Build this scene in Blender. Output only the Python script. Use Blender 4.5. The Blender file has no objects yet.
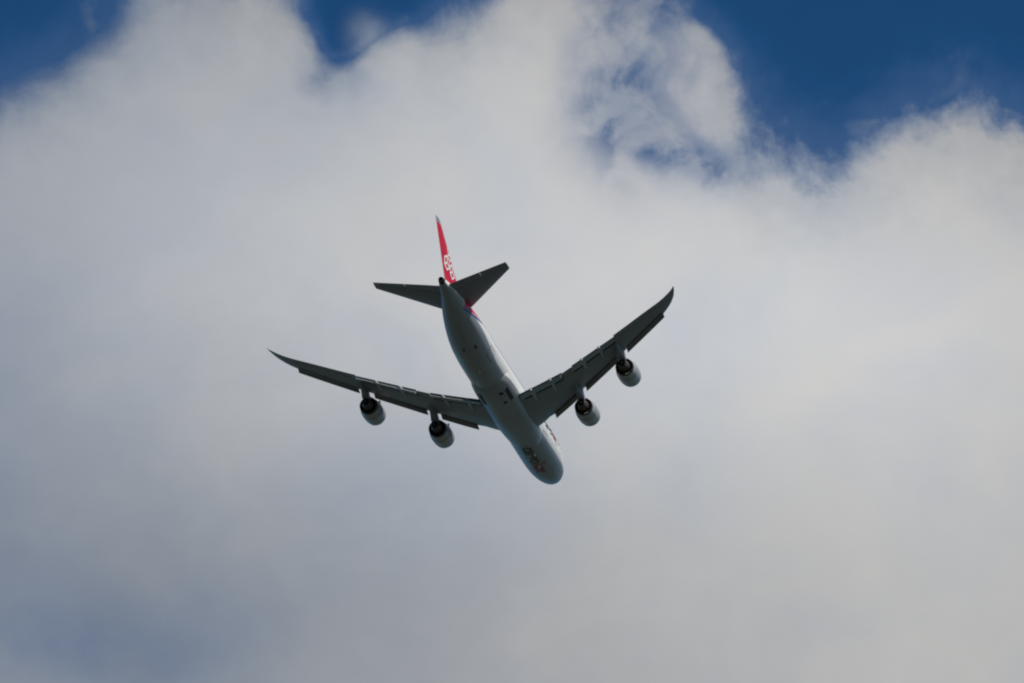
import bpy, bmesh, math
from mathutils import Matrix, Vector
PI = math.pi
rad = math.radians
S = bpy.context.scene
COL = S.collection

# ------------------------------------------------------------------ camera
ELEV = rad(33.0)                      # the lens looks up at the departing aircraft
CAM_POS = Vector((0.0, 0.0, 1.7))
FWD = Vector((0.0, math.cos(ELEV), math.sin(ELEV)))
UPV = Vector((0.0, -math.sin(ELEV), math.cos(ELEV)))
RGT = Vector((1.0, 0.0, 0.0))
cd = bpy.data.cameras.new('camera')
cam = bpy.data.objects.new('camera', cd)
COL.objects.link(cam)
cam.location = CAM_POS
cam.rotation_euler = (PI / 2 + ELEV, 0, 0)
cd.sensor_width = 36.0
cd.lens = 328.5
cd.clip_start = 0.5
cd.clip_end = 60000.0
S.camera = cam

# ------------------------------------------------------------------ exposure
S.view_settings.view_transform = 'Standard'
S.view_settings.look = 'None'
S.view_settings.gamma = 1.0
S.view_settings.use_curve_mapping = False
S.view_settings.exposure = 0.0
S.render.engine = 'CYCLES'
S.cycles.filter_width = 2.1           # soft long-zoom picture
S.cycles.max_bounces = 6

# aircraft axes in the world: local x = aft, y = starboard, z = up
RC = Matrix(((-0.25150347563921216, 0.9666702251320282, -0.04790279307712752),
             (0.39385966883599777, 0.14743169750542381, 0.9072697811759559),
             (0.8840930737234594, 0.20931452509050363, -0.4178119990861231)))
CAMM = Matrix((RGT, UPV, -FWD)).transposed()
RW = CAMM @ RC
MID = Vector((38.0, 0.0, 0.0))
PLANE_MID = CAM_POS + CAMM @ Vector((-1.852, -6.744, -1500.0))

# ------------------------------------------------------------------ sun
SUN_LOCAL = Vector((0.20, 0.56, 0.80)).normalized()
SUN_DIR = (RW @ SUN_LOCAL).normalized()
sun_el = math.asin(SUN_DIR.z)
sun_az = math.atan2(SUN_DIR.x, SUN_DIR.y)     # from +Y towards +X
sd = bpy.data.lights.new('sun', 'SUN')
sd.energy = 4.2
sd.angle = rad(0.53)
sd.color = (1.0, 0.93, 0.82)
sun = bpy.data.objects.new('sun', sd)
COL.objects.link(sun)
sun.rotation_euler = SUN_DIR.to_track_quat('Z', 'Y').to_euler()
sun.location = (0, 0, 3000)

# ------------------------------------------------------------------ sky
W = bpy.data.worlds.new('World')
S.world = W
W.use_nodes = True
NT = W.node_tree
NT.nodes.clear()
N, L = NT.nodes, NT.links


class X:
    """tiny expression wrapper round math nodes"""
    def __init__(s, v): s.v = v
    def op(a, o, b=None, c=None, clamp=False):
        n = N.new('ShaderNodeMath'); n.operation = o; n.use_clamp = clamp
        for i, q in enumerate((a, b, c)):
            if q is None: continue
            q = q.v if isinstance(q, X) else q
            if isinstance(q, (int, float)): n.inputs[i].default_value = q
            else: L.new(q, n.inputs[i])
        return X(n.outputs[0])
    def __add__(a, b): return a.op('ADD', b)
    def __radd__(a, b): return a.op('ADD', b)
    def __sub__(a, b): return a.op('SUBTRACT', b)
    def __rsub__(a, b): return X(b).op('SUBTRACT', a)
    def __mul__(a, b): return a.op('MULTIPLY', b)
    def __rmul__(a, b): return a.op('MULTIPLY', b)
    def __truediv__(a, b): return a.op('DIVIDE', b)


def sstep(x, a, b, inv=False):
    n = N.new('ShaderNodeMapRange'); n.interpolation_type = 'SMOOTHSTEP'
    L.new(x.v, n.inputs['Value'])
    n.inputs['From Min'].default_value = a; n.inputs['From Max'].default_value = b
    n.inputs['To Min'].default_value = 1.0 if inv else 0.0
    n.inputs['To Max'].default_value = 0.0 if inv else 1.0
    return X(n.outputs['Result'])


def vdot(vec, d):
    n = N.new('ShaderNodeVectorMath'); n.operation = 'DOT_PRODUCT'
    L.new(vec, n.inputs[0]); n.inputs[1].default_value = tuple(d)
    return X(n.outputs['Value'])


def comb(x, y, z=0.0):
    n = N.new('ShaderNodeCombineXYZ')
    for i, q in enumerate((x, y, z)):
        if isinstance(q, X): L.new(q.v, n.inputs[i])
        else: n.inputs[i].default_value = q
    return n.outputs[0]


def noise(vec, scale, detail=4.0, rough=0.5, dist=0.0):
    n = N.new('ShaderNodeTexNoise')
    L.new(vec, n.inputs['Vector'])
    n.inputs['Scale'].default_value = scale; n.inputs['Detail'].default_value = detail
    n.inputs['Roughness'].default_value = rough; n.inputs['Distortion'].default_value = dist
    return n


def mixc(f, a, b):
    n = N.new('ShaderNodeMix'); n.data_type = 'RGBA'
    if isinstance(f, X): L.new(f.v, n.inputs[0])
    else: n.inputs[0].default_value = f
    for i, q in ((6, a), (7, b)):
        if isinstance(q, tuple): n.inputs[i].default_value = q + (1.0,)
        else: L.new(q, n.inputs[i])
    return n.outputs[2]


sky = N.new('ShaderNodeTexSky')
sky.sky_type = 'NISHITA'
sky.sun_disc = False
sky.sun_elevation = sun_el
sky.sun_rotation = sun_az
sky.altitude = 300.0
sky.air_density = 1.0
sky.dust_density = 0.3
sky.ozone_density = 3.0
SKY_K = 0.10
SKYTINT = (0.145, 0.42, 0.62)

tc = N.new('ShaderNodeTexCoord')
DIR = tc.outputs['Generated']
df = vdot(DIR, FWD)
dfc = df.op('MAXIMUM', 0.05)
K = 328.5 / 36.0                      # direction tangent -> the 1-wide cloud map round FWD
u0 = vdot(DIR, RGT) / dfc * K + 0.5
v0 = vdot(DIR, UPV) / dfc * (-K) + 0.3335
base = comb(u0, v0)
w1 = noise(base, 5.0, 5.0, 0.55)
w2 = noise(comb(u0 + 7.3, v0 - 3.1), 5.0, 5.0, 0.55)
w3 = noise(comb(u0 + 1.7, v0 + 9.4), 15.0, 5.0, 0.55)
w4 = noise(comb(u0 - 5.7, v0 + 2.4), 15.0, 5.0, 0.55)
f1, f2, f3, f4 = (X(q.outputs['Fac']) - 0.5 for q in (w1, w2, w3, w4))
u = u0 + f1 * 0.045 + f3 * 0.022
v = v0 + f2 * 0.045 + f4 * 0.022


def px(a): return a / 1024.0


def blob(cx, cy, rx, ry, uu=None, vv=None):
    uu = uu or u; vv = vv or v
    a = (uu - px(cx)) * (1.0 / px(rx)); b = (vv - px(cy)) * (1.0 / px(ry))
    return (a * a + b * b).op('MULTIPLY', -1.0).op('EXPONENT')


# upper edge of the cloud bank along the picture's width
fc = N.new('ShaderNodeFloatCurve')
pts = [(-200, 190), (-100, 150), (0, 92), (40, 70), (70, 48), (100, 22), (125, -5), (165, -35), (230, -55), (290, -40),
       (350, -42), (408, -22), (440, 4), (480, -8), (530, -45), (600, -52),
       (640, -32), (672, 14), (700, 66), (735, 122), (762, 148), (795, 154), (830, 163), (858, 150), (885, 130), (925, 110),
       (960, 104), (1000, 113), (1040, 130), (1150, 150), (1250, 120)]
cm = fc.mapping
cv = cm.curves[0]
UA, UB, VA, VB = -200, 1250, -100, 220
nrm = [((a - UA) / (UB - UA), (b - VA) / (VB - VA)) for a, b in pts]
cv.points[0].location = nrm[0]; cv.points[1].location = nrm[-1]
for p in nrm[1:-1]: cv.points.new(*p)
cm.update()
ufit = (u - px(UA)) * (1.0 / (px(UB) - px(UA)))
L.new(ufit.op('MINIMUM', 1.0).op('MAXIMUM', 0.0).v, fc.inputs['Value'])
vb = X(fc.outputs[0]) * (px(VB) - px(VA)) + px(VA)
wisp = X(noise(base, 11.0, 7.0, 0.62, 0.4).outputs['Fac']) - 0.5
fine = X(noise(comb(u0 + 3.0, v0), 38.0, 6.0, 0.62).outputs['Fac']) - 0.5
s = v - vb + wisp * px(80) + fine * (px(14) + u0 * px(34))
s = s + blob(698, 72, 52, 52) * px(118)
s = s - blob(346, 12, 35, 56) * px(190) - blob(398, -4, 26, 26) * px(105) - blob(318, 88, 26, 26) * px(70)
alpha = sstep(s * (0.62 + u0 * 0.42).op('MINIMUM', 1.1), px(-16), px(40))
# lens-thin places in the bank where the blue comes through
thin = (blob(618, 92, 46, 72) * 0.86 + blob(702, 164, 44, 22) * 0.8 + blob(655, 138, 60, 30) * 0.42 + blob(330, 78, 46, 34) * 0.30 + blob(660, 0, 62, 30) * 0.75 + blob(700, 70, 52, 50) * 0.36)
veiln = X(noise(comb(u0 * 1.1 + v0 * 0.4, v0 - u0 * 0.25), 15.0, 5.0, 0.52, 0.8).outputs['Fac']) - 0.5
pat = sstep(veiln + fine * 0.30, -0.16, 0.15, True)
a_thin = thin * (0.50 + pat * 0.62)
veil = blob(120, 640, 140, 66, u0 + f1 * 0.14, v0 + f2 * 0.14) * 0.52 + blob(-40, 430, 130, 300, u0, v0) * 0.30 + blob(20, 20, 160, 60) * 0.2
alpha = (alpha * (1.0 - a_thin.op('MINIMUM', 0.92))) * (1.0 - veil * (0.75 + f1 * 1.2))
# faint torn wisps and haze drifting in the blue beside the bank
haze = sstep(s, px(-80), px(5)) * 0.08 + sstep(s, px(-70), px(0)) * sstep(veiln * 1.0 + f1 * 0.6, 0.04, 0.28) * 0.26
haze = haze + blob(372, 28, 18, 16) * 0.36
alpha = alpha.op('MAXIMUM', haze.op('MINIMUM', 0.8))
edge = sstep(s, px(0), px(115), True)
# cloud radiance: paler towards the right and the middle, bluer grey to the lower left
shape = X(noise(base, 2.6, 5.0, 0.5, 0.3).outputs['Fac']) - 0.5
lum = (blob(240, 230, 150, 110, u0, v0) * 0.03 + blob(620, 300, 420, 210, u0, v0) * 0.16 + blob(1010, 640, 330, 300, u0, v0) * 0.05 + blob(950, 330, 260, 160, u0, v0) * 0.07
       + blob(500, 90, 150, 120, u0, v0) * 0.05 - blob(60, 600, 420, 240, u0, v0) * 0.13 - blob(480, 640, 330, 150, u0, v0) * 0.015
       - blob(130, 150, 230, 170, u0, v0) * 0.015)
puff = X(noise(comb(u0 * 1.0, v0 * 1.25), 6.0, 5.0, 0.5, 0.5).outputs['Fac']) - 0.5
lum = lum + 0.415 + shape * 0.10 + puff * 0.085 + wisp * 0.045 + fine * 0.02 - edge * 0.10
cool = (blob(60, 560, 520, 330, u0, v0) * 0.8 + blob(90, 100, 330, 140, u0, v0) * 0.3 + (1.0 - alpha) * 0.8 + edge * 0.35 - shape * 0.9 - puff * 1.2 + 0.08).op('MINIMUM', 1.0).op('MAXIMUM', 0.0)
tint = mixc(cool, (1.005, 1.0, 0.995), (0.89, 0.985, 1.135))
lumc = N.new('ShaderNodeVectorMath'); lumc.operation = 'SCALE'
L.new(tint, lumc.inputs[0]); L.new(lum.v, lumc.inputs['Scale'])
# rest of the sky, away from the photographed patch: broken cloud of the same kind
gn = noise(DIR, 2.2, 7.0, 0.55, 0.3)
galpha = sstep(X(gn.outputs['Fac']), 0.45, 0.60)
gl = X(gn.outputs['Fac']) * 0.35 + 0.26
far = sstep(df, 0.955, 0.985)
port = sstep(vdot(DIR, (1, 0, 0)), -0.45, 0.15)      # unseen sky cleared to the left, added to blue and darken the port side
A = alpha * far + galpha * (0.25 + port * 0.75) * (1.0 - far)
glc = N.new('ShaderNodeVectorMath'); glc.operation = 'SCALE'
glc.inputs[0].default_value = (0.97, 1.0, 1.04); L.new(gl.v, glc.inputs['Scale'])
cloud_col = mixc(far, glc.outputs[0], lumc.outputs[0])

skm = N.new('ShaderNodeVectorMath'); skm.operation = 'MULTIPLY'
L.new(sky.outputs[0], skm.inputs[0])
skt = N.new('ShaderNodeVectorMath'); skt.operation = 'SCALE'; skt.inputs[0].default_value = SKYTINT
L.new((sstep(s, px(-120), px(10)) * 0.24 + 0.97 + f1 * 0.25).v, skt.inputs['Scale']); L.new(skt.outputs[0], skm.inputs[1])
bg1 = N.new('ShaderNodeBackground'); L.new(skm.outputs[0], bg1.inputs['Color']); bg1.inputs['Strength'].default_value = SKY_K
bg2 = N.new('ShaderNodeBackground'); L.new(cloud_col, bg2.inputs['Color']); bg2.inputs['Strength'].default_value = 1.0
ms = N.new('ShaderNodeMixShader'); L.new(A.op('MINIMUM', 1.0).op('MAXIMUM', 0.0).v, ms.inputs[0])
L.new(bg1.outputs[0], ms.inputs[1]); L.new(bg2.outputs[0], ms.inputs[2])
wo = N.new('ShaderNodeOutputWorld'); L.new(ms.outputs[0], wo.inputs['Surface'])
W.cycles.sampling_method = 'MANUAL'
W.cycles.sample_map_resolution = 1024


# ------------------------------------------------------------------ materials
def mat(name, col, rough=0.45, metal=0.0, dirt=0.12, dscale=0.6, spec=0.5, coat=0.0, streak=True):
    m = bpy.data.materials.new(name); m.use_nodes = True
    nt = m.node_tree; b = nt.nodes['Principled BSDF']
    b.inputs['Roughness'].default_value = rough; b.inputs['Metallic'].default_value = metal
    b.inputs['Specular IOR Level'].default_value = spec
    b.inputs['Coat Weight'].default_value = coat
    t = nt.nodes.new('ShaderNodeTexCoord'); mp = nt.nodes.new('ShaderNodeMapping')
    mp.inputs['Scale'].default_value = (0.25, 1.0, 1.0) if streak else (1, 1, 1)
    nz = nt.nodes.new('ShaderNodeTexNoise'); nz.inputs['Scale'].default_value = dscale; nz.inputs['Detail'].default_value = 6
    nt.links.new(t.outputs['Object'], mp.inputs[0]); nt.links.new(mp.outputs[0], nz.inputs['Vector'])
    mx = nt.nodes.new('ShaderNodeMix'); mx.data_type = 'RGBA'
    mx.inputs[6].default_value = tuple(c * (1 - dirt) for c in col) + (1,)
    mx.inputs[7].default_value = tuple(min(1, c * (1 + dirt)) for c in col) + (1,)
    nt.links.new(nz.outputs['Fac'], mx.inputs[0]); nt.links.new(mx.outputs[2], b.inputs['Base Color'])
    rr = nt.nodes.new('ShaderNodeMath'); rr.operation = 'MULTIPLY_ADD'
    nt.links.new(nz.outputs['Fac'], rr.inputs[0]); rr.inputs[1].default_value = 0.2; rr.inputs[2].default_value = rough - 0.1
    nt.links.new(rr.outputs[0], b.inputs['Roughness'])
    m['base'] = mx.name
    return m


M_WING = mat('wing_grey_paint', (0.235, 0.265, 0.305), 0.45, dirt=0.15, dscale=0.9)
M_FLAP = mat('flap_grey_paint', (0.26, 0.28, 0.30), 0.45, dirt=0.15)
M_KRU = mat('slat_composite', (0.20, 0.19, 0.19), 0.5, dirt=0.15)
M_STAB = mat('tail_grey_paint', (0.195, 0.21, 0.25), 0.45, dirt=0.12)
M_NAC = mat('nacelle_grey_paint', (0.36, 0.38, 0.39), 0.35, dirt=0.08)
M_LIP = mat('inlet_bare_metal', (0.65, 0.65, 0.66), 0.3, 1.0, dirt=0.05)
M_DARK = mat('nozzle_dark_metal', (0.035, 0.033, 0.035), 0.5, 0.4, dirt=0.2)
M_HOT = mat('hot_section_metal', (0.10, 0.085, 0.085), 0.45, 0.6, dirt=0.2)
M_FAN = mat('fan_blade_metal', (0.06, 0.06, 0.065), 0.4, 0.6)
M_FAIR = mat('fairing_pale_paint', (0.40, 0.42, 0.44), 0.4, dirt=0.1)
M_BLACK = mat('black_marking', (0.045, 0.045, 0.05), 0.45)
M_RED = mat('red_marking', (0.26, 0.015, 0.03), 0.4)
M_WHITE = mat('white_marking', (0.80, 0.80, 0.80), 0.4, dirt=0.03)
M_GLASS = mat('cockpit_glass', (0.02, 0.022, 0.025), 0.08)
M_SILVER = mat('silver_cap', (0.36, 0.37, 0.40), 0.35, 0.4)
M_SLOT = mat('dark_slot_and_shade', (0.03, 0.03, 0.03), 0.7)  # dark openings and seams, also the painted shade strips under the wings


def fuselage_material():
    m = mat('fuselage_livery', (0.78, 0.79, 0.78), 0.33, dirt=0.05, dscale=0.5)
    nt = m.node_tree; b = nt.nodes['Principled BSDF']; base = nt.nodes[m['base']].outputs[2]
    t = nt.nodes.new('ShaderNodeTexCoord'); sp = nt.nodes.new('ShaderNodeSeparateXYZ')
    nt.links.new(t.outputs['Object'], sp.inputs[0])

    def mm(o, a, b_=None, c=None, clamp=False):
        n = nt.nodes.new('ShaderNodeMath'); n.operation = o; n.use_clamp = clamp
        for i, q in enumerate((a, b_, c)):
            if q is None: continue
            if isinstance(q, (int, float)): n.inputs[i].default_value = q
            else: nt.links.new(q, n.inputs[i])
        return n.outputs[0]
    x, z = sp.outputs[0], sp.outputs[2]
    zc_ = mm('SUBTRACT', mm('MULTIPLY', mm('MAXIMUM', mm('SUBTRACT', x, 52.0), 0.0), 0.10), 0.5)
    ww = mm('SUBTRACT', 3.25, mm('MULTIPLY', mm('MAXIMUM', mm('SUBTRACT', x, 55.0), 0.0), 0.13))
    zz = mm('DIVIDE', mm('SUBTRACT', z, zc_), mm('MAXIMUM', ww, 0.5))
    prev = base
    # soft grime under the belly and behind the wheel wells
    nz = nt.nodes.new('ShaderNodeTexNoise'); nz.inputs['Scale'].default_value = 1.4; nz.inputs['Detail'].default_value = 6
    mp = nt.nodes.new('ShaderNodeMapping'); mp.inputs['Scale'].default_value = (0.12, 1, 0.6)
    nt.links.new(t.outputs['Object'], mp.inputs[0]); nt.links.new(mp.outputs[0], nz.inputs['Vector'])

    zz2 = mm('ADD', zz, mm('MULTIPLY', mm('MINIMUM', mm('MAXIMUM', mm('SUBTRACT', x, 58.5), 0.0), 8.0), 0.085))
    inb = mm('LESS_THAN', x, 67.0)

    def band(lo, hi, col, pv, x0=None):
        f = mm('MULTIPLY', inb, mm('MULTIPLY', mm('GREATER_THAN', zz2, lo), mm('LESS_THAN', zz2, hi)))
        if x0 is not None: f = mm('MULTIPLY', f, mm('GREATER_THAN', x, x0))
        n = nt.nodes.new('ShaderNodeMix'); n.data_type = 'RGBA'
        nt.links.new(f, n.inputs[0]); nt.links.new(pv, n.inputs[6]); n.inputs[7].default_value = col + (1,)
        return n.outputs[2]
    # light grey keel, its edge raised aft to paint in tailplane shade
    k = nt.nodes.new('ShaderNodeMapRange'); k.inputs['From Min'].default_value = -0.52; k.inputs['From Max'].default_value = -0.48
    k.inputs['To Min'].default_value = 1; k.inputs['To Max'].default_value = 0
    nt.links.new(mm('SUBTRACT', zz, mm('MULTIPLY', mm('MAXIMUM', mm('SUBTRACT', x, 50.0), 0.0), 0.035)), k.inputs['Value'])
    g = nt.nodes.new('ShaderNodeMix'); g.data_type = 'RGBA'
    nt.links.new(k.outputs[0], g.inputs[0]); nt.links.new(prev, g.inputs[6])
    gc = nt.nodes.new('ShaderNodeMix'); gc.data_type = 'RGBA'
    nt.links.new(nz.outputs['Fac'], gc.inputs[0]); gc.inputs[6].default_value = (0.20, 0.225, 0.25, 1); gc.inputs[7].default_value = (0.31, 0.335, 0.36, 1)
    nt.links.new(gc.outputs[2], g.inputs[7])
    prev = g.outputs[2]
    prev = band(0.27, 0.45, (0.022, 0.07, 0.24), prev)
    prev = band(0.485, 1.25, (0.62, 0.012, 0.03), prev, 46.0)
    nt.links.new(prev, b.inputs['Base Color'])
    return m


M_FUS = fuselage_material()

# ------------------------------------------------------------------ helpers
def finish(bm, name, material, parent, smooth=True, sharp=50):
    bmesh.ops.remove_doubles(bm, verts=bm.verts, dist=1e-5)
    bmesh.ops.recalc_face_normals(bm, faces=bm.faces)
    me = bpy.data.meshes.new(name); bm.to_mesh(me); bm.free()
    if material: me.materials.append(material)
    if smooth:
        for p in me.polygons: p.use_smooth = True
        me.set_sharp_from_angle(angle=rad(sharp))
    o = bpy.data.objects.new(name, me); COL.objects.link(o)
    if parent is not None: o.parent = parent
    return o


def ring_loft(bm, rings, cap0=True, cap1=True, closed=True):
    vs = [[bm.verts.new(p) for p in r] for r in rings]
    n = len(vs[0])
    for a, b in zip(vs[:-1], vs[1:]):
        for i in range(n if closed else n - 1):
            j = (i + 1) % n
            bm.faces.new((a[i], a[j], b[j], b[i]))
    if cap0: bm.faces.new(list(reversed(vs[0])))
    if cap1: bm.faces.new(vs[-1])
    return vs


def interp(tab, x):
    """monotone cubic through (x, y) pairs"""
    xs = [t[0] for t in tab]; ys = [t[1] for t in tab]; n = len(xs)
    if x <= xs[0]: return ys[0]
    if x >= xs[-1]: return ys[-1]
    d = [(ys[i + 1] - ys[i]) / (xs[i + 1] - xs[i]) for i in range(n - 1)]
    m = [d[0]] + [0 if d[i - 1] * d[i] <= 0 else 2 * d[i - 1] * d[i] / (d[i - 1] + d[i]) for i in range(1, n - 1)] + [d[-1]]
    for i in range(n - 1):
        if x <= xs[i + 1]:
            h = xs[i + 1] - xs[i]; t = (x - xs[i]) / h
            return ((2 * t**3 - 3 * t**2 + 1) * ys[i] + (t**3 - 2 * t**2 + t) * h * m[i]
                    + (-2 * t**3 + 3 * t**2) * ys[i + 1] + (t**3 - t**2) * h * m[i + 1])


def lin(tab, x):
    if x <= tab[0][0]: return tab[0][1]
    for a, b in zip(tab[:-1], tab[1:]):
        if x <= b[0]: return a[1] + (b[1] - a[1]) * (x - a[0]) / (b[0] - a[0])
    return tab[-1][1]


# ------------------------------------------------------------------ ground far below the frame
def ground():
    m = bpy.data.materials.new('fields'); m.use_nodes = True
    nt = m.node_tree; b = nt.nodes['Principled BSDF']; b.inputs['Roughness'].default_value = 0.95
    t = nt.nodes.new('ShaderNodeTexCoord')
    vo = nt.nodes.new('ShaderNodeTexVoronoi'); vo.inputs['Scale'].default_value = 0.004
    nz = nt.nodes.new('ShaderNodeTexNoise'); nz.inputs['Scale'].default_value = 0.6; nz.inputs['Detail'].default_value = 8
    nt.links.new(t.outputs['Object'], vo.inputs['Vector']); nt.links.new(t.outputs['Object'], nz.inputs['Vector'])
    cr = nt.nodes.new('ShaderNodeValToRGB')
    cr.color_ramp.elements[0].color = (0.030, 0.044, 0.034, 1); cr.color_ramp.elements[1].color = (0.070, 0.080, 0.066, 1)
    sep = nt.nodes.new('ShaderNodeSeparateColor'); nt.links.new(vo.outputs['Color'], sep.inputs[0])
    nt.links.new(sep.outputs[0], cr.inputs[0])
    mx = nt.nodes.new('ShaderNodeMix'); mx.data_type = 'RGBA'; mx.blend_type = 'MULTIPLY'; mx.inputs[0].default_value = 0.5
    nt.links.new(cr.outputs[0], mx.inputs[6]); nt.links.new(nz.outputs['Color'], mx.inputs[7])
    nt.links.new(mx.outputs[2], b.inputs['Base Color'])
    bm = bmesh.new()
    c = bm.verts.new((0, 0, 0)); R_ = [60, 300, 1500, 6000, 30000]; prev = None
    for r in R_:
        cur = [bm.verts.new((r * math.cos(2 * PI * i / 48), r * math.sin(2 * PI * i / 48), 0)) for i in range(48)]
        for i in range(48):
            j = (i + 1) % 48
            bm.faces.new((c, cur[i], cur[j]) if prev is None else (prev[i], cur[i], cur[j], prev[j]))
        prev = cur
    o = finish(bm, 'ground', m, None, smooth=False)
    o['kind'] = 'structure'
    return o


ground()

# ------------------------------------------------------------------ the aircraft
jet = bpy.data.objects.new('cargo_jet', None)
COL.objects.link(jet)
jet.empty_display_size = 5
jet.matrix_world = Matrix.Translation(PLANE_MID - RW @ MID) @ RW.to_4x4()
jet['label'] = 'white and grey four-engined cargo jet with a red tail fin, climbing away against the cloud'
jet['category'] = 'airplane'

# fuselage -----------------------------------------------------------------
FW = [(0, .02), (.12, .42), (.35, .78), (.8, 1.22), (1.5, 1.68), (2.5, 2.12), (4, 2.58), (6, 2.93), (8, 3.12), (10.5, 3.22), (13, 3.25), (50, 3.25), (53, 3.20),
      (56, 3.04), (59, 2.76), (62, 2.38), (65, 1.93), (68, 1.45), (71, .98), (73, .68), (74.05, .50), (74.2, .44)]
FT = [(0, -1.12), (.12, -.78), (.35, -.45), (.8, .10), (1.5, .95), (2.5, 2.05), (4, 3.3), (6, 4.15), (8, 4.5), (10.5, 4.62), (14, 4.62), (20, 4.45), (25, 3.85), (29, 3.38),
      (33, 3.28), (50, 3.26), (56, 3.27), (62, 3.28), (66, 3.25), (70, 3.12), (73, 2.92), (74.2, 2.72)]
FB = [(0, -1.16), (.12, -1.5), (.35, -1.8), (.8, -2.15), (1.5, -2.5), (2.5, -2.8), (4, -3.08), (6, -3.3), (8, -3.42), (11, -3.5), (14, -3.52), (46, -3.52), (50, -3.42),
      (53, -3.12), (56, -2.62), (59, -1.98), (62, -1.25), (65, -.5), (68, .26), (71, .98), (73, 1.5), (74.2, 1.82)]
FC = [(0, -1.14), (2, -.9), (5, -.5), (9, -.15), (13, 0), (50, 0), (56, .35), (62, 1.0), (68, 1.75), (72, 2.15), (74.2, 2.27)]


def upsweep_late(x):      # the tail taper starts a little further aft
    return x if x < 46 else (x - 2.4 * math.sin(PI * min(1, (x - 46) / 28.2)) if x < 74.2 else x)


def drop(x): return -0.5 * max(0.0, min(1.0, (68 - x) / 20)) - .25 * max(0.0, min(1.0, (24 - x) / 18))


def fus_pt(x, th, off=0.0):
    """th = 0 starboard, -90 keel, 90 crown"""
    xo = x; x = upsweep_late(x)
    d = drop(x); w = interp(FW, x); zt = interp(FT, x) + d; zb = interp(FB, x) + d; zc = lin(FC, x) + d
    x = xo if xo > 40 else 1.9 + xo * .9525
    yo = -.35 * max(0.0, min(1.0, (70 - x) / 14))
    c, s_ = math.cos(th), math.sin(th)
    if s_ >= 0:
        h = zt - zc; e = 1.0 + 0.34 * max(0, min(1, (h - 3.4) / 1.2))
        y = w * math.copysign(abs(c) ** e, c); z = zc + h * s_
    else:
        h = zc - zb; y = w * c; z = zc + h * s_
    p = Vector((x, y + yo, z))
    if off:
        n = Vector((0, y / w / w, (z - zc) / h / h)); n.normalize(); p += n * off
    return p


xs = [0, .04, .12, .22, .35, .55, .8, 1.1, 1.5, 2, 2.5, 3.2, 4, 5, 6, 7, 8, 9, 10.5, 12, 14] + [14 + i for i in range(1, 36)] + [49.5 + i * .75 for i in range(1, 33)] + [74.05, 74.2]
bm = bmesh.new()
ring_loft(bm, [[fus_pt(x, 2 * PI * k / 72) for k in range(72)] for x in xs])
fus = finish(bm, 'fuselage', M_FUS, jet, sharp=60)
fus['label'] = 'white fuselage with a grey keel and blue and red stripes'

# belly fairing round the wing box
BW = [(18.5, 2.2), (22, 2.95), (25, 3.2), (29, 3.36), (40.5, 3.34), (43.2, 3.26), (45.0, 3.0), (46.0, 2.6), (46.6, 1.9)]
BB = [(18.5, -3.80), (22, -4.02), (26, -4.2), (31, -4.32), (40.5, -4.32), (43.2, -4.22), (45.0, -4.08), (46.0, -3.9), (46.6, -3.6)]
bm = bmesh.new()
rings = []
for i in range(45):
    x = 18.5 + 28.1 * i / 44
    w = interp(BW, x); zb = interp(BB, x); r = []
    for k in range(33):
        th = -PI * k / 32
        c, s_ = math.cos(th), math.sin(th)
        r.append(Vector((x, w * math.copysign(abs(c) ** .82, c) - .25, -1.35 + (zb + 1.35) * abs(s_) ** .80 * (1 if s_ < 0 else 0))))
    rings.append(r)
ring_loft(bm, rings)
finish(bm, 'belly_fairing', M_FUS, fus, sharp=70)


# raised-by-a-hair markings and openings on the skin
def skin_patch(name, x0, x1, t0, t1, material, off=0.02, nx=6, ny=6, surf=fus_pt, skew=0.0):
    bm = bmesh.new(); g = []
    for i in range(nx + 1):
        row = []
        for j in range(ny + 1):
            a = t0 + (t1 - t0) * j / ny
            row.append(bm.verts.new(surf(x0 + (x1 - x0) * i / nx + skew * j / ny, rad(a), off)))
        g.append(row)
    for i in range(nx):
        for j in range(ny):
            bm.faces.new((g[i][j], g[i + 1][j], g[i + 1][j + 1], g[i][j + 1]))
    return finish(bm, name, material, fus)


for t0, sgn in ((38, 1), (38, -1)):
    for k in range(3):
        a0 = 90 - sgn * (4 + k * 17); a1 = 90 - sgn * (4 + k * 17 + 14)
        skin_patch('cockpit_window', 2.55 + .32 * k, 3.35 + .4 * k, a0, a1, M_GLASS)
skin_patch('outflow_valve', 58.0, 58.8, -66, -58, M_SLOT, nx=2, ny=2)
skin_patch('outflow_valve', 58.1, 58.7, -103, -97, M_SLOT, nx=2, ny=2)


def slot_on_fairing(x0, x1, y0, y1):
    bm = bmesh.new(); rows = []
    for i in range(7):
        x = x0 + (x1 - x0) * i / 6; row = []
        for j in range(3):
            y = y0 + (y1 - y0) * j / 2
            w = interp(BW, x); zb = interp(BB, x)
            cc = min(1, abs(y) / w) ** (1 / .82)
            z = -1.35 + (zb + 1.35) * math.sqrt(max(0, 1 - cc * cc)) ** .80
            row.append(bm.verts.new((x, y - .25, z - .02)))
        rows.append(row)
    for i in range(6):
        for j in range(2):
            bm.faces.new((rows[i][j], rows[i + 1][j], rows[i + 1][j + 1], rows[i][j + 1]))
    finish(bm, 'wheel_bay_opening', M_SLOT, fus)


slot_on_fairing(39.4, 43.4, 2.15, 2.7)
slot_on_fairing(39.4, 43.4, -2.3, -1.75)
slot_on_fairing(42.4, 43.3, 1.1, 1.8)
slot_on_fairing(39.2, 40.0, 1.0, 1.6)

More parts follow.
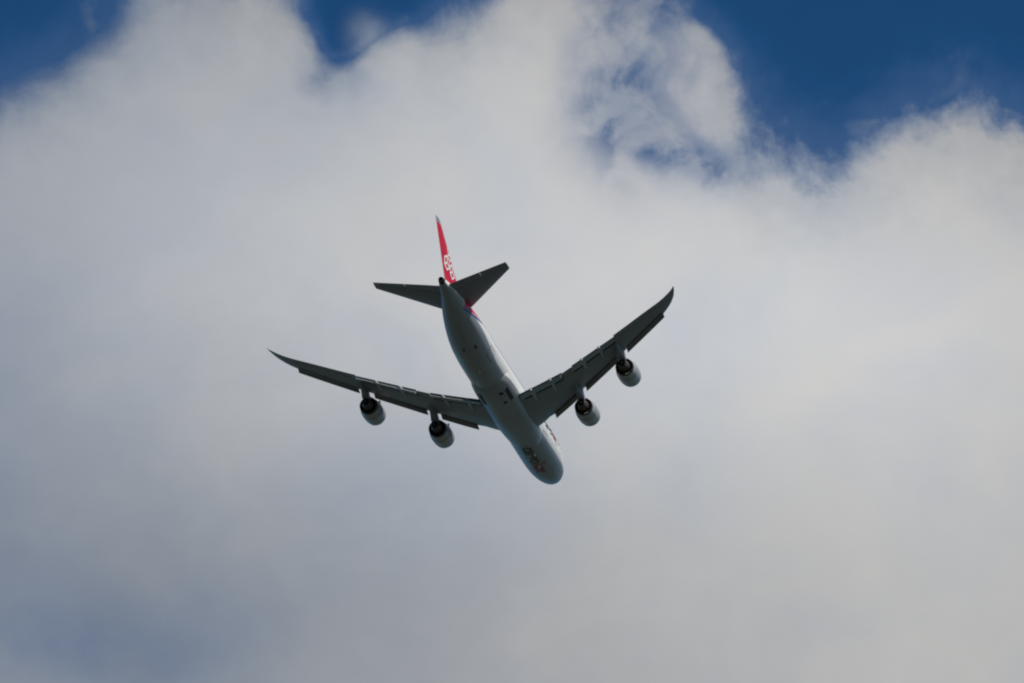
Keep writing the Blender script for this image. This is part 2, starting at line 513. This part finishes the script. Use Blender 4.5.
# door outlines on the starboard side
def frame_on_skin(name, x0, x1, a0, a1, t=.05, ta=1.0):
    bm = bmesh.new()
    def quad(xa, xb, ta_, tb_):
        n = 6; g = []
        for i in range(n + 1):
            for j in range(n + 1):
                g.append(bm.verts.new(fus_pt(xa + (xb - xa) * i / n, rad(ta_ + (tb_ - ta_) * j / n), .015)))
        for i in range(n):
            for j in range(n):
                bm.faces.new((g[i * 7 + j], g[(i + 1) * 7 + j], g[(i + 1) * 7 + j + 1], g[i * 7 + j + 1]))
    quad(x0, x1, a0, a0 + ta); quad(x0, x1, a1 - ta, a1); quad(x0, x0 + t, a0 + ta, a1 - ta); quad(x1 - t, x1, a0 + ta, a1 - ta)
    return finish(bm, name, M_BLACK, fus)


frame_on_skin('cargo_door_outline', 17.6, 20.4, -46, -16)
frame_on_skin('cargo_door_outline', 52.4, 54.9, -44, -12)
skin_patch('door_latch_panel', 20.1, 20.9, -34, -27, M_BLACK, nx=2, ny=2)
for xx in (8.2, 11.6):
    frame_on_skin('crew_door_outline', xx, xx + 1.1, -4, 28)
skin_patch('side_window', 9.9, 10.3, 6, 11, M_GLASS, nx=2, ny=2)


def lettering(text, size, place, material, name, x_start):
    cu = bpy.data.curves.new(name, 'FONT'); cu.body = text; cu.size = size; cu.space_character = 0.98
    cu.offset = 0.03 * size
    to = bpy.data.objects.new(name, cu); COL.objects.link(to)
    bpy.context.view_layer.update()
    me = bpy.data.meshes.new_from_object(to.evaluated_get(bpy.context.evaluated_depsgraph_get()))
    bpy.data.objects.remove(to); bpy.data.curves.remove(cu)
    bm = bmesh.new(); bm.from_mesh(me)
    bmesh.ops.triangulate(bm, faces=bm.faces)
    for _ in range(2):
        es = [e for e in bm.edges if e.calc_length() > 0.3]
        bmesh.ops.subdivide_edges(bm, edges=es, cuts=1)
        bmesh.ops.triangulate(bm, faces=[f for f in bm.faces if len(f.verts) > 3])
    wid = max(v.co.x for v in bm.verts)
    for v_ in bm.verts: v_.tag = False
    while True:
        seed = next((q for q in bm.verts if not q.tag), None)
        if seed is None: break
        seed.tag = True; st = [seed]; isl = [seed]
        while st:
            for e_ in st.pop().link_edges:
                for q in e_.verts:
                    if not q.tag: q.tag = True; st.append(q); isl.append(q)
        nb_ = bmesh.new(); mp_ = {q: nb_.verts.new(place(q.co.x + x_start, q.co.y)) for q in isl}
        for f_ in {f for q in isl for f in q.link_faces}: nb_.faces.new([mp_[q] for q in f_.verts])
        finish(nb_, name, material, fus, smooth=False)
    bm.free()
    return wid


def on_belly(a, b):        # reads aft to forward, tops towards starboard
    x = 20.0 - a; yy = -.78 + b
    w = interp(FW, x); th = -math.acos(max(-.99, min(.99, yy / w)))
    return fus_pt(x, th, .02)


def on_side(a, b):         # starboard side, reads aft to forward
    x = 19.6 - a; zz = .25 + b; zt = interp(FT, x) - lin(FC, x)
    return fus_pt(x, math.asin(max(-.95, min(.95, zz / (zt if zz > 0 else 3.5)))), .02)


wd = lettering('cargo', 3.1, on_belly, M_BLACK, 'belly_letter', 0.0)
lettering('lux', 3.1, on_belly, M_RED, 'belly_letter', wd + .25)
wd = lettering('cargo', 2.3, on_side, M_BLACK, 'side_letter', 0.0)
lettering('lux', 2.3, on_side, M_RED, 'side_letter', wd + .22)

# tail cone exhaust
bm = bmesh.new()
def circ(x, r, zc, n=24, sy=1.0): return [Vector((x, r * sy * math.cos(2 * PI * k / n), zc + r * math.sin(2 * PI * k / n))) for k in range(n)]
ring_loft(bm, [circ(74.0, .56, 2.26), circ(74.3, .50, 2.28), circ(74.75, .40, 2.30), circ(74.75, .32, 2.30), circ(74.3, .30, 2.30)])
finish(bm, 'tail_exhaust', M_DARK, fus)
# blade aerials under the fuselage
for x, yy in ((13.5, 0), (18.0, .35), (51.5, 0)):
    bm = bmesh.new(); zb = interp(FB, x) + drop(x)
    ring_loft(bm, [[Vector((x + dx * k + sh, yy + dy * k, zb + .05 - hh)) for dx, dy in ((-.3, 0), (0, .05), (.3, 0), (0, -.05))] for k, hh, sh in ((1, 0, 0), (.6, .5, .2))])
    finish(bm, 'blade_aerial', M_WHITE, fus)

# lifting surfaces ---------------------------------------------------------
AF = [(0, 0), (.006, .13), (.02, .26), (.05, .42), (.10, .60), (.2, .83), (.3, .95), (.4, 1.0), (.5, .96), (.6, .84), (.7, .66), (.8, .45), (.9, .23), (1, .03)]
LO = [(0, 0), (.006, -.10), (.02, -.18), (.05, -.28), (.10, -.38), (.2, -.50), (.3, -.55), (.4, -.55), (.5, -.49), (.6, -.36), (.7, -.22), (.8, -.10), (.9, -.04), (1, -.02)]


def section(xl, xt, y, z, tc_, x_end=None, inc=0.0, x_end_up=None):
    """airfoil from xl to xt; cut off at x_end when given"""
    c = xt - xl
    fe = 1.0 if x_end is None else (x_end - xl) / c
    fu = fe if x_end_up is None else (x_end_up - xl) / c
    us = [f * fu for f, _ in AF]; ls = [f * fe for f, _ in LO]
    up = [(f, lin(AF, f) * tc_ * .62) for f in us]; lo = [(f, lin(LO, f) * tc_ * .62) for f in ls]
    pts_ = list(reversed(up)) + lo[1:]
    z0 = .55 * tc_ * .62 * c               # put the lowest point of the section at z
    return [Vector((xl + f * c, y, z + z0 + g * c - (f - .25) * c * math.tan(inc))) for f, g in pts_]


LEt = [(0, 22.5), (2.6, 24.5), (3.6, 25.3), (4.4, 26.0), (5.3, 27.0), (6.3, 27.6), (30.0, 50.1), (30.8, 51.05), (31.5, 51.95), (32.2, 53.0), (32.8, 54.3), (33.2, 55.6), (33.42, 56.75)]
TEt = [(0, 37.5), (2.6, 38.9), (6.8, 40.4), (10.9, 42.15), (13.2, 43.6), (17.8, 46.5), (21.4, 48.65), (27, 52.4), (30.0, 54.3), (31.5, 55.35), (32.2, 55.85), (32.8, 56.35), (33.2, 56.8), (33.42, 57.1)]


def wz(y):
    z = -3.0 + .155 * (y - 3.2) + .0012 * (y - 3.2) ** 2
    if y > 30: z += .05 * (y - 30) ** 2
    return z


def wtc(y): return lin([(0, .135), (6, .13), (12, .11), (22, .10), (30, .09), (33.5, .06)], y)
def winc(y): return rad(lin([(0, 2.0), (12, 1.0), (33, -1.0)], y))


def fcut(y): return lin(TEt, y) - lin([(2.6, 2.9), (10.9, 2.75), (21.4, 2.35)], y)


def mirrored(pts_, sgn): return [Vector((p.x, p.y * sgn, p.z)) for p in pts_]


def wing(sgn):
    bm = bmesh.new(); rings = []
    ys = [1.8, 2.6, 3.2, 3.9, 4.6, 5.3, 6.3, 8, 9.5, 10.9, 10.95, 12.0, 12.85, 12.9, 14.5, 16, 17.8, 19.5, 21.3, 21.34, 23, 25, 27, 28.5, 30, 30.4, 30.8, 31.2, 31.6, 32.0, 32.4, 32.8, 33.05, 33.25, 33.38, 33.42]
    for y in ys:
        xe = None; xu = None
        if y <= 21.3:
            xe = fcut(y); xu = lin(TEt, y) - (.62 if not (10.92 < y < 12.87) else 1.9)
        rings.append(mirrored(section(lin(LEt, y), lin(TEt, y), y, wz(y), wtc(y), xe, winc(y), xu), sgn))
    ring_loft(bm, rings)
    w = finish(bm, 'wing', M_WING, jet, sharp=35)
    # flaps, lowered and pushed back
    def flap(name, y0, y1, drop, back, ang, m, cut=0.0, gap=.42):
        bm = bmesh.new(); rg = []
        n = 6
        for i in range(n + 1):
            y = y0 + (y1 - y0) * i / n
            te = lin(TEt, y) - cut; xl = fcut(y) + gap; c = te - xl
            # lower surface height of the wing at the cut
            cw = lin(TEt, y) - lin(LEt, y); f = (fcut(y) - lin(LEt, y)) / cw
            zc = wz(y) + .55 * wtc(y) * .62 * cw + lin(LO, f) * wtc(y) * .62 * cw - (f - .25) * cw * math.tan(winc(y))
            base_ = []
            for p in section(0, c, 0, 0, .17):
                xx, zz = p.x, p.z
                base_.append(Vector((xl + back + xx * math.cos(ang) + zz * math.sin(ang), y, zc - drop - xx * math.sin(ang) + zz * math.cos(ang))))
            rg.append(mirrored(base_, sgn))
        ring_loft(bm, rg)
        return finish(bm, name, m, w, sharp=35)
    flap('flap', 3.35, 10.8, .22, .22, rad(13), M_FLAP)
    flap('flap', 12.95, 21.25, .20, .20, rad(13), M_FLAP)
    flap('aileron', 11.0, 12.8, -.05, -.02, rad(1), M_FLAP, cut=.8, gap=.06)
    # dark strips that paint the cove's shade in front of each flap
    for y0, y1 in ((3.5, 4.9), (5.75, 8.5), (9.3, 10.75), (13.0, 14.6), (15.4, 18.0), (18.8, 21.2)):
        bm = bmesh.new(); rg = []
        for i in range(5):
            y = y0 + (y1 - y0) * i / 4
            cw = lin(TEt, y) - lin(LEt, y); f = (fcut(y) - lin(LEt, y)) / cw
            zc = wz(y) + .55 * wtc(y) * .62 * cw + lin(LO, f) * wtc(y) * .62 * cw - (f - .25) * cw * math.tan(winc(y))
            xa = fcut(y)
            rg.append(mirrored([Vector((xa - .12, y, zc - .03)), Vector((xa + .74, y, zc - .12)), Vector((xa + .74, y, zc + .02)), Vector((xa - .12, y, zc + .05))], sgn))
        ring_loft(bm, rg); finish(bm, 'cove_shade_strip', M_SLOT, w, smooth=False)
    # outboard ailerons: a thin plate line proud of the skin is the hinge gap
    bm = bmesh.new(); rg = []
    for y in (22.0, 29.6):
        te = lin(TEt, y); cw = te - lin(LEt, y)
        x0 = te - cw * .235
        f = .765
        z = wz(y) + .55 * wtc(y) * .62 * cw + lin(LO, f) * wtc(y) * .62 * cw - (f - .25) * cw * math.tan(winc(y))
        rg.append(mirrored([Vector((x0, y, z - .012)), Vector((x0 + .10, y, z - .012)), Vector((x0 + .10, y, z + .03)), Vector((x0, y, z + .03))], sgn))
    ring_loft(bm, rg); finish(bm, 'aileron_gap', M_SLOT, w)
    # Krueger flaps along the leading edge
    def krueger(y0, y1, n):
        for q in range(n):
            a = y0 + (y1 - y0) * q / n + .003; b = y0 + (y1 - y0) * (q + 1) / n - .003
            bm = bmesh.new(); rg = []
            for i in range(4):
                y = a + (b - a) * i / 3
                xl = lin(LEt, y); cw = lin(TEt, y) - xl
                zl = wz(y) + .55 * wtc(y) * .62 * cw + .25 * cw * math.tan(winc(y))
                k = min(1.0, .62 + cw / 30)
                prof = [(.42, -.36), (.16, -.50), (-.08, -.66), (-.28, -.80), (-.42, -.84), (-.52, -.76), (-.48, -.64), (-.36, -.58), (-.22, -.60), (-.02, -.48), (.20, -.34), (.42, -.24)]
                zoff = .06
                rg.append(mirrored([Vector((xl + px_ * k, y, zl + zoff + pz_ * k)) for px_, pz_ in prof], sgn))
            ring_loft(bm, rg)
            finish(bm, 'leading_edge_flap', M_KRU, w, sharp=50)
    krueger(6.45, 11.35, 2); krueger(13.2, 20.2, 3); krueger(22.2, 30.15, 4)
    # dark strips on the underside paint the shaded gap behind the leading edge flaps
    for y0, y1 in ((6.5, 11.3), (13.3, 20.1), (22.3, 30.0)):
        bm = bmesh.new(); rg = []
        for i in range(9):
            y = y0 + (y1 - y0) * i / 8; xl = lin(LEt, y); cw = lin(TEt, y) - xl; pr_ = []
            for dx_, dz_ in ((.50, -.015), (1.0, -.015), (1.0, .04), (.50, .04)):
                f = dx_ / cw
                z = wz(y) + .55 * wtc(y) * .62 * cw + lin(LO, f) * wtc(y) * .62 * cw - (f - .25) * cw * math.tan(winc(y))
                pr_.append(Vector((xl + dx_, y, z + dz_)))
            rg.append(mirrored(pr_, sgn))
        ring_loft(bm, rg); finish(bm, 'recess_shade_strip', M_SLOT, w, smooth=False)
    # canoe fairings over the flap tracks
    for y in (5.3, 8.9, 15.0, 18.4):
        te = lin(TEt, y); bm = bmesh.new(); rg = []
        L_ = 4.6 if y < 10 else 3.8
        cw = te - lin(LEt, y)
        for i in range(17):
            t = i / 16; x = te - L_ + (L_ + .55) * t
            r = .34 * (math.sin(PI * min(1, t * .93 + .035)) ** .7)
            f = min(1.0, (x - lin(LEt, y)) / cw)
            z = wz(y) + .55 * wtc(y) * .62 * cw + lin(LO, f) * wtc(y) * .62 * cw - (f - .25) * cw * math.tan(winc(y)) - .12 - .45 * max(0, t - .45)
            rg.append([Vector((x, sgn * y + r * .8 * math.cos(2 * PI * k / 16), z + r * 1.1 * math.sin(2 * PI * k / 16))) for k in range(16)])
        ring_loft(bm, rg)
        finish(bm, 'flap_track_fairing', M_FAIR, w)
    return w


wing(1); wing(-1)


# horizontal tail
def stab(sgn):
    le = [(0.6, 61.9), (2.2, 63.3), (10.7, 73.0), (10.85, 73.3)]; te = [(0.6, 72.6), (1.4, 72.9), (10.85, 75.65)]
    zf = lambda y: 1.7 + .12 * y
    bm = bmesh.new(); rg = []
    for y in (.6, 1.2, 2.2, 4, 6, 8, 10, 10.6, 10.78, 10.85):
        xl, xt = lin(le, y), lin(te, y); t = .10 if y < 10.7 else .05
        rg.append(mirrored(section(xl, xt - (xt - xl) * .26, y, zf(y), t * 1.0), sgn))
    # front box is cut square at the elevator hinge
    bm.free(); bm = bmesh.new(); rg = []
    for y in (.6, 1.2, 2.2, 4, 6, 8, 10, 10.6, 10.78, 10.85):
        xl, xt = lin(le, y), lin(te, y); t = .10 if y < 10.7 else .05
        rg.append(mirrored(section(xl, xt, y, zf(y), t, xt - (xt - xl) * .27), sgn))
    ring_loft(bm, rg)
    s_ = finish(bm, 'horizontal_stabilizer', M_STAB, jet, sharp=35)
    for a, b in ((.8, 6.1), (6.16, 10.8)):
        bm = bmesh.new(); rg = []
        for i in range(4):
            y = a + (b - a) * i / 3
            xl, xt = lin(le, y), lin(te, y); c = xt - xl; x0 = xt - c * .262
            zc = zf(y) + .55 * .1 * .62 * c
            h0 = .042 * .62 * c * .9; pts_ = [(x0, h0 * .62), (xt, .02), (xt, -.02), (x0, -h0 * .35)]
            rg.append(mirrored([Vector((p, y, zc + q)) for p, q in pts_], sgn))
        ring_loft(bm, rg)
        finish(bm, 'elevator', M_STAB, s_, smooth=False)


stab(1); stab(-1)

# fin ----------------------------------------------------------------------
FLE = [(2.4, 48.5), (3.2, 52.0), (3.9, 57.2), (4.6, 61.0), (5.6, 64.2), (12.6, 73.0), (12.95, 73.6)]
FTE = [(2.4, 71.6), (3.2, 71.9), (12.95, 76.1)]
def fin_half(z, f, c):
    t = lin([(2.4, .35), (3.2, .55), (4.6, .95), (6, .95), (13.3, .24)], z)
    return t * .5 * (lin(AF, f) if f < .4 else lin(AF, f))


def fin_mat():
    m = mat('fin_red_paint', (0.56, 0.009, 0.030), 0.38, dirt=0.12)
    return m


M_FIN = fin_mat()
bm = bmesh.new(); rg = []
HF = .70
def fin_ring(z, f0, f1, n=12):
    xl, xt = lin(FLE, z), lin(FTE, z); c = xt - xl
    fs = [f0 + (f1 - f0) * (i / n) ** (1.7 if f0 == 0 else 1) for i in range(n + 1)]
    a = [Vector((xl + f * c, fin_half(z, f, c) + (0 if f == 0 else .004), z)) for f in fs]
    return list(reversed(a)) + [Vector((p.x, -p.y, p.z)) for p in (a[1:] if f0 == 0 else a)]
for z in (2.4, 2.8, 3.2, 3.6, 3.9, 4.25, 4.6, 5.1, 5.6, 6.5, 7.5, 8.5, 9.5, 10.5, 11.4, 12.1): rg.append(fin_ring(z, 0, HF))
ring_loft(bm, rg)
fin = finish(bm, 'tail_fin', M_FIN, jet, sharp=40)
bm = bmesh.new()
ring_loft(bm, [fin_ring(z, 0, 1.0) for z in (12.1, 12.4, 12.7, 12.9)] + [[Vector((p.x, p.y * .3, 12.96)) for p in fin_ring(12.9, 0, 1.0)]])
finish(bm, 'fin_cap', M_SILVER, fin, sharp=40)
for a, b in ((3.5, 7.6), (7.64, 12.09)):
    bm = bmesh.new()
    ring_loft(bm, [fin_ring(a + (b - a) * i / 6, HF + .004, 1.0, 6) for i in range(7)])
    finish(bm, 'rudder', M_FIN, fin, sharp=40)


# emblem: three linked white hexagon boxes with red hearts, both faces
def fin_surf(x, z, side, off):
    xl, xt = lin(FLE, z), lin(FTE, z); c = xt - xl
    f = max(0, min(1, (x - xl) / c))
    return Vector((x, side * (fin_half(z, f, c) + off), z))


def hexring(cx, cz, ro, ri, side, name):
    bm = bmesh.new(); n = 5
    def P(r, k, t):
        a = PI / 3 * k + PI / 6; b = PI / 3 * (k + 1) + PI / 6
        x = r * ((1 - t) * math.cos(a) + t * math.cos(b)); z = r * ((1 - t) * math.sin(a) + t * math.sin(b))
        return fin_surf(cx + x, cz + z, side, .025)
    for k in range(6):
        for i in range(n):
            q = [P(ro, k, i / n), P(ro, k, (i + 1) / n), P(ri, k, (i + 1) / n), P(ri, k, i / n)]
            bm.faces.new([bm.verts.new(p) for p in q])
    for k in (1, 3, 5):                       # the three inner edges that make each hexagon read as a box
        a = PI / 3 * k + PI / 6; ca, sa = math.cos(a), math.sin(a); wv = .16
        for i in range(3):
            r0, r1 = ri * i / 3, ri * (i + 1) / 3
            q = [(r0 * ca - wv * sa, r0 * sa + wv * ca), (r1 * ca - wv * sa, r1 * sa + wv * ca), (r1 * ca + wv * sa, r1 * sa - wv * ca), (r0 * ca + wv * sa, r0 * sa - wv * ca)]
            bm.faces.new([bm.verts.new(fin_surf(cx + x, cz + z, side, .032)) for x, z in q])
    finish(bm, name, M_WHITE, fin)


for side in (1, -1):
    hexring(69.6, 8.8, 1.36, .98, side, 'fin_emblem')
    hexring(71.2, 6.7, 1.36, .98, side, 'fin_emblem')
    hexring(68.75, 6.1, 1.36, .98, side, 'fin_emblem')


# engines ------------------------------------------------------------------
def engine(y, xn, zc, name='engine'):
    """xn = fan nozzle plane"""
    sg = 1 if y > 0 else -1
    tilt = rad(-1.5)
    def rc(x, r, dz=0.0, n=48, ch=0.0):
        out = []
        for k in range(n):
            a = 2 * PI * k / n
            xx = x + (ch if k % 2 else 0)
            out.append(Vector((xn + xx, y + r * math.cos(a), zc + dz + xx * tilt + r * math.sin(a))))
        return out
    bm = bmesh.new()
    prof = [(-5.0, 1.36), (-5.1, 1.42), (-5.08, 1.50), (-4.85, 1.60), (-4.4, 1.69), (-3.6, 1.76), (-2.6, 1.77), (-1.6, 1.70), (-.8, 1.57), (-.25, 1.44)]
    rings = [rc(x, r) for x, r in prof] + [rc(0, 1.40, ch=.14), rc(-.01, 1.35, ch=.14), rc(-.4, 1.42), rc(-1.4, 1.45), rc(-3.6, 1.36), rc(-5.0, 1.36)]
    ring_loft(bm, rings, cap0=False, cap1=False)
    e = finish(bm, name, M_NAC, jet, sharp=45)
    bm = bmesh.new()
    ring_loft(bm, [rc(-5.01, 1.375), rc(-5.125, 1.42), rc(-5.11, 1.505), rc(-4.87, 1.615)], False, False)
    finish(bm, 'inlet_lip', M_LIP, e)
    for xs_, rs_ in ((-3.9, 1.742), (-1.75, 1.727)):
        bm = bmesh.new(); ring_loft(bm, [rc(xs_ - .03, rs_), rc(xs_ - .03, rs_ + .012), rc(xs_ + .03, rs_ + .010), rc(xs_ + .03, rs_ - .01)], False, False)
        finish(bm, 'cowl_seam', M_SLOT, e)
    # dark exhaust sleeve lining the nozzle
    bm = bmesh.new()
    ring_loft(bm, [rc(-.42, 1.50), rc(-.18, 1.455), rc(.02, 1.425, ch=.14), rc(.01, 1.33, ch=.14), rc(-.4, 1.36), rc(-1.3, 1.38)], False, False)
    finish(bm, 'fan_nozzle', M_DARK, e)
    bm = bmesh.new()
    ring_loft(bm, [rc(-1.3, 1.40), rc(-1.32, .6)], False, True)
    finish(bm, 'bypass_duct', M_DARK, e)
    bm = bmesh.new()
    ring_loft(bm, [rc(-1.4, .95), rc(-.5, 1.0), rc(.2, .95), rc(.9, .78), rc(1.35, .62), rc(1.5, .56), rc(1.5, .51), rc(1.1, .50), rc(.6, .48)], True, True)
    finish(bm, 'core_cowl', M_HOT, e)
    bm = bmesh.new()
    ring_loft(bm, [rc(.7, .34), rc(1.3, .32), rc(1.8, .20), rc(2.15, .07)], True, True)
    finish(bm, 'exhaust_plug', M_DARK, e)
    # fan disc with blades and spinner
    bm = bmesh.new(); nb = 18
    for k in range(nb):
        a = 2 * PI * k / nb
        q = []
        for r, da, dx in ((.35, -.16, -3.75), (1.34, -.05, -3.9), (1.34, .13, -3.55), (.35, .16, -3.5)):
            q.append(bm.verts.new((xn + dx, y + r * math.cos(a + da), zc + dx * tilt + r * math.sin(a + da))))
        f = bm.faces.new(q)
    geom = bmesh.ops.solidify(bm, geom=bm.faces[:], thickness=.03)
    finish(bm, 'fan', M_FAN, e)
    bm = bmesh.new(); ring_loft(bm, [rc(-4.25, .02), rc(-4.0, .2), rc(-3.7, .34), rc(-3.3, .38)], True, True); finish(bm, 'spinner', M_FAN, e)
    bm = bmesh.new(); ring_loft(bm, [rc(-3.2, 1.37), rc(-3.15, 1.37)], True, True); finish(bm, 'fan_case', M_DARK, e)
    # pylon up to the wing
    ay = abs(y); le = lin(LEt, ay); cw = lin(TEt, ay) - le
    zw_ = wz(ay) + .55 * wtc(ay) * .62 * cw
    bm = bmesh.new()
    lo_ = [(xn - 2.6, zc + 1.62, .10), (xn - 1.2, zc + 1.45, .24), (xn + .2, zc + .90, .50), (xn + 1.6, zc + .62, .55), (xn + 3.6, zc + 1.15, .16)]
    up_ = [(xn - 2.4, zc + 1.88, .06), (le - .9, max(zc + 2.05, zw_ - .25), .20), (le + .5, zw_ + .05, .40), (le + 2.4, wz(ay) + .30, .45), (le + 4.8, wz(ay) + .25, .12)]
    rg = []
    for (xa, za, ta), (xb, zb2, tb) in zip(lo_, up_):
        rg.append([Vector((xa, y - ta, za)), Vector((xa, y + ta, za)), Vector((xb, y + tb, zb2)), Vector((xb, y - tb, zb2))])
    ring_loft(bm, rg)
    finish(bm, 'pylon', M_WING, e, sharp=30)
    # strake on the inboard shoulder of the cowl
    bm = bmesh.new(); a = PI / 2 + sg * rad(42)
    dirv = Vector((0, math.cos(a), math.sin(a)))
    o_ = Vector((xn, y, zc))
    st = [(-3.4, 1.82, .0), (-2.2, 1.84, .38), (-1.9, 1.80, .0)]
    nrm_ = Vector((0, -dirv.z, dirv.y)) * .02
    tri = [o_ + Vector((x, 0, 0)) + dirv * (r + h) for x, r, h in st]
    ring_loft(bm, [[p - nrm_ for p in tri], [p + nrm_ for p in tri]])
    finish(bm, 'strake', M_NAC, e, smooth=False)
    return e


for sg in (1, -1):
    engine(sg * 12.15, 32.55, -3.62)
    engine(sg * 21.2, 41.3, -1.85)
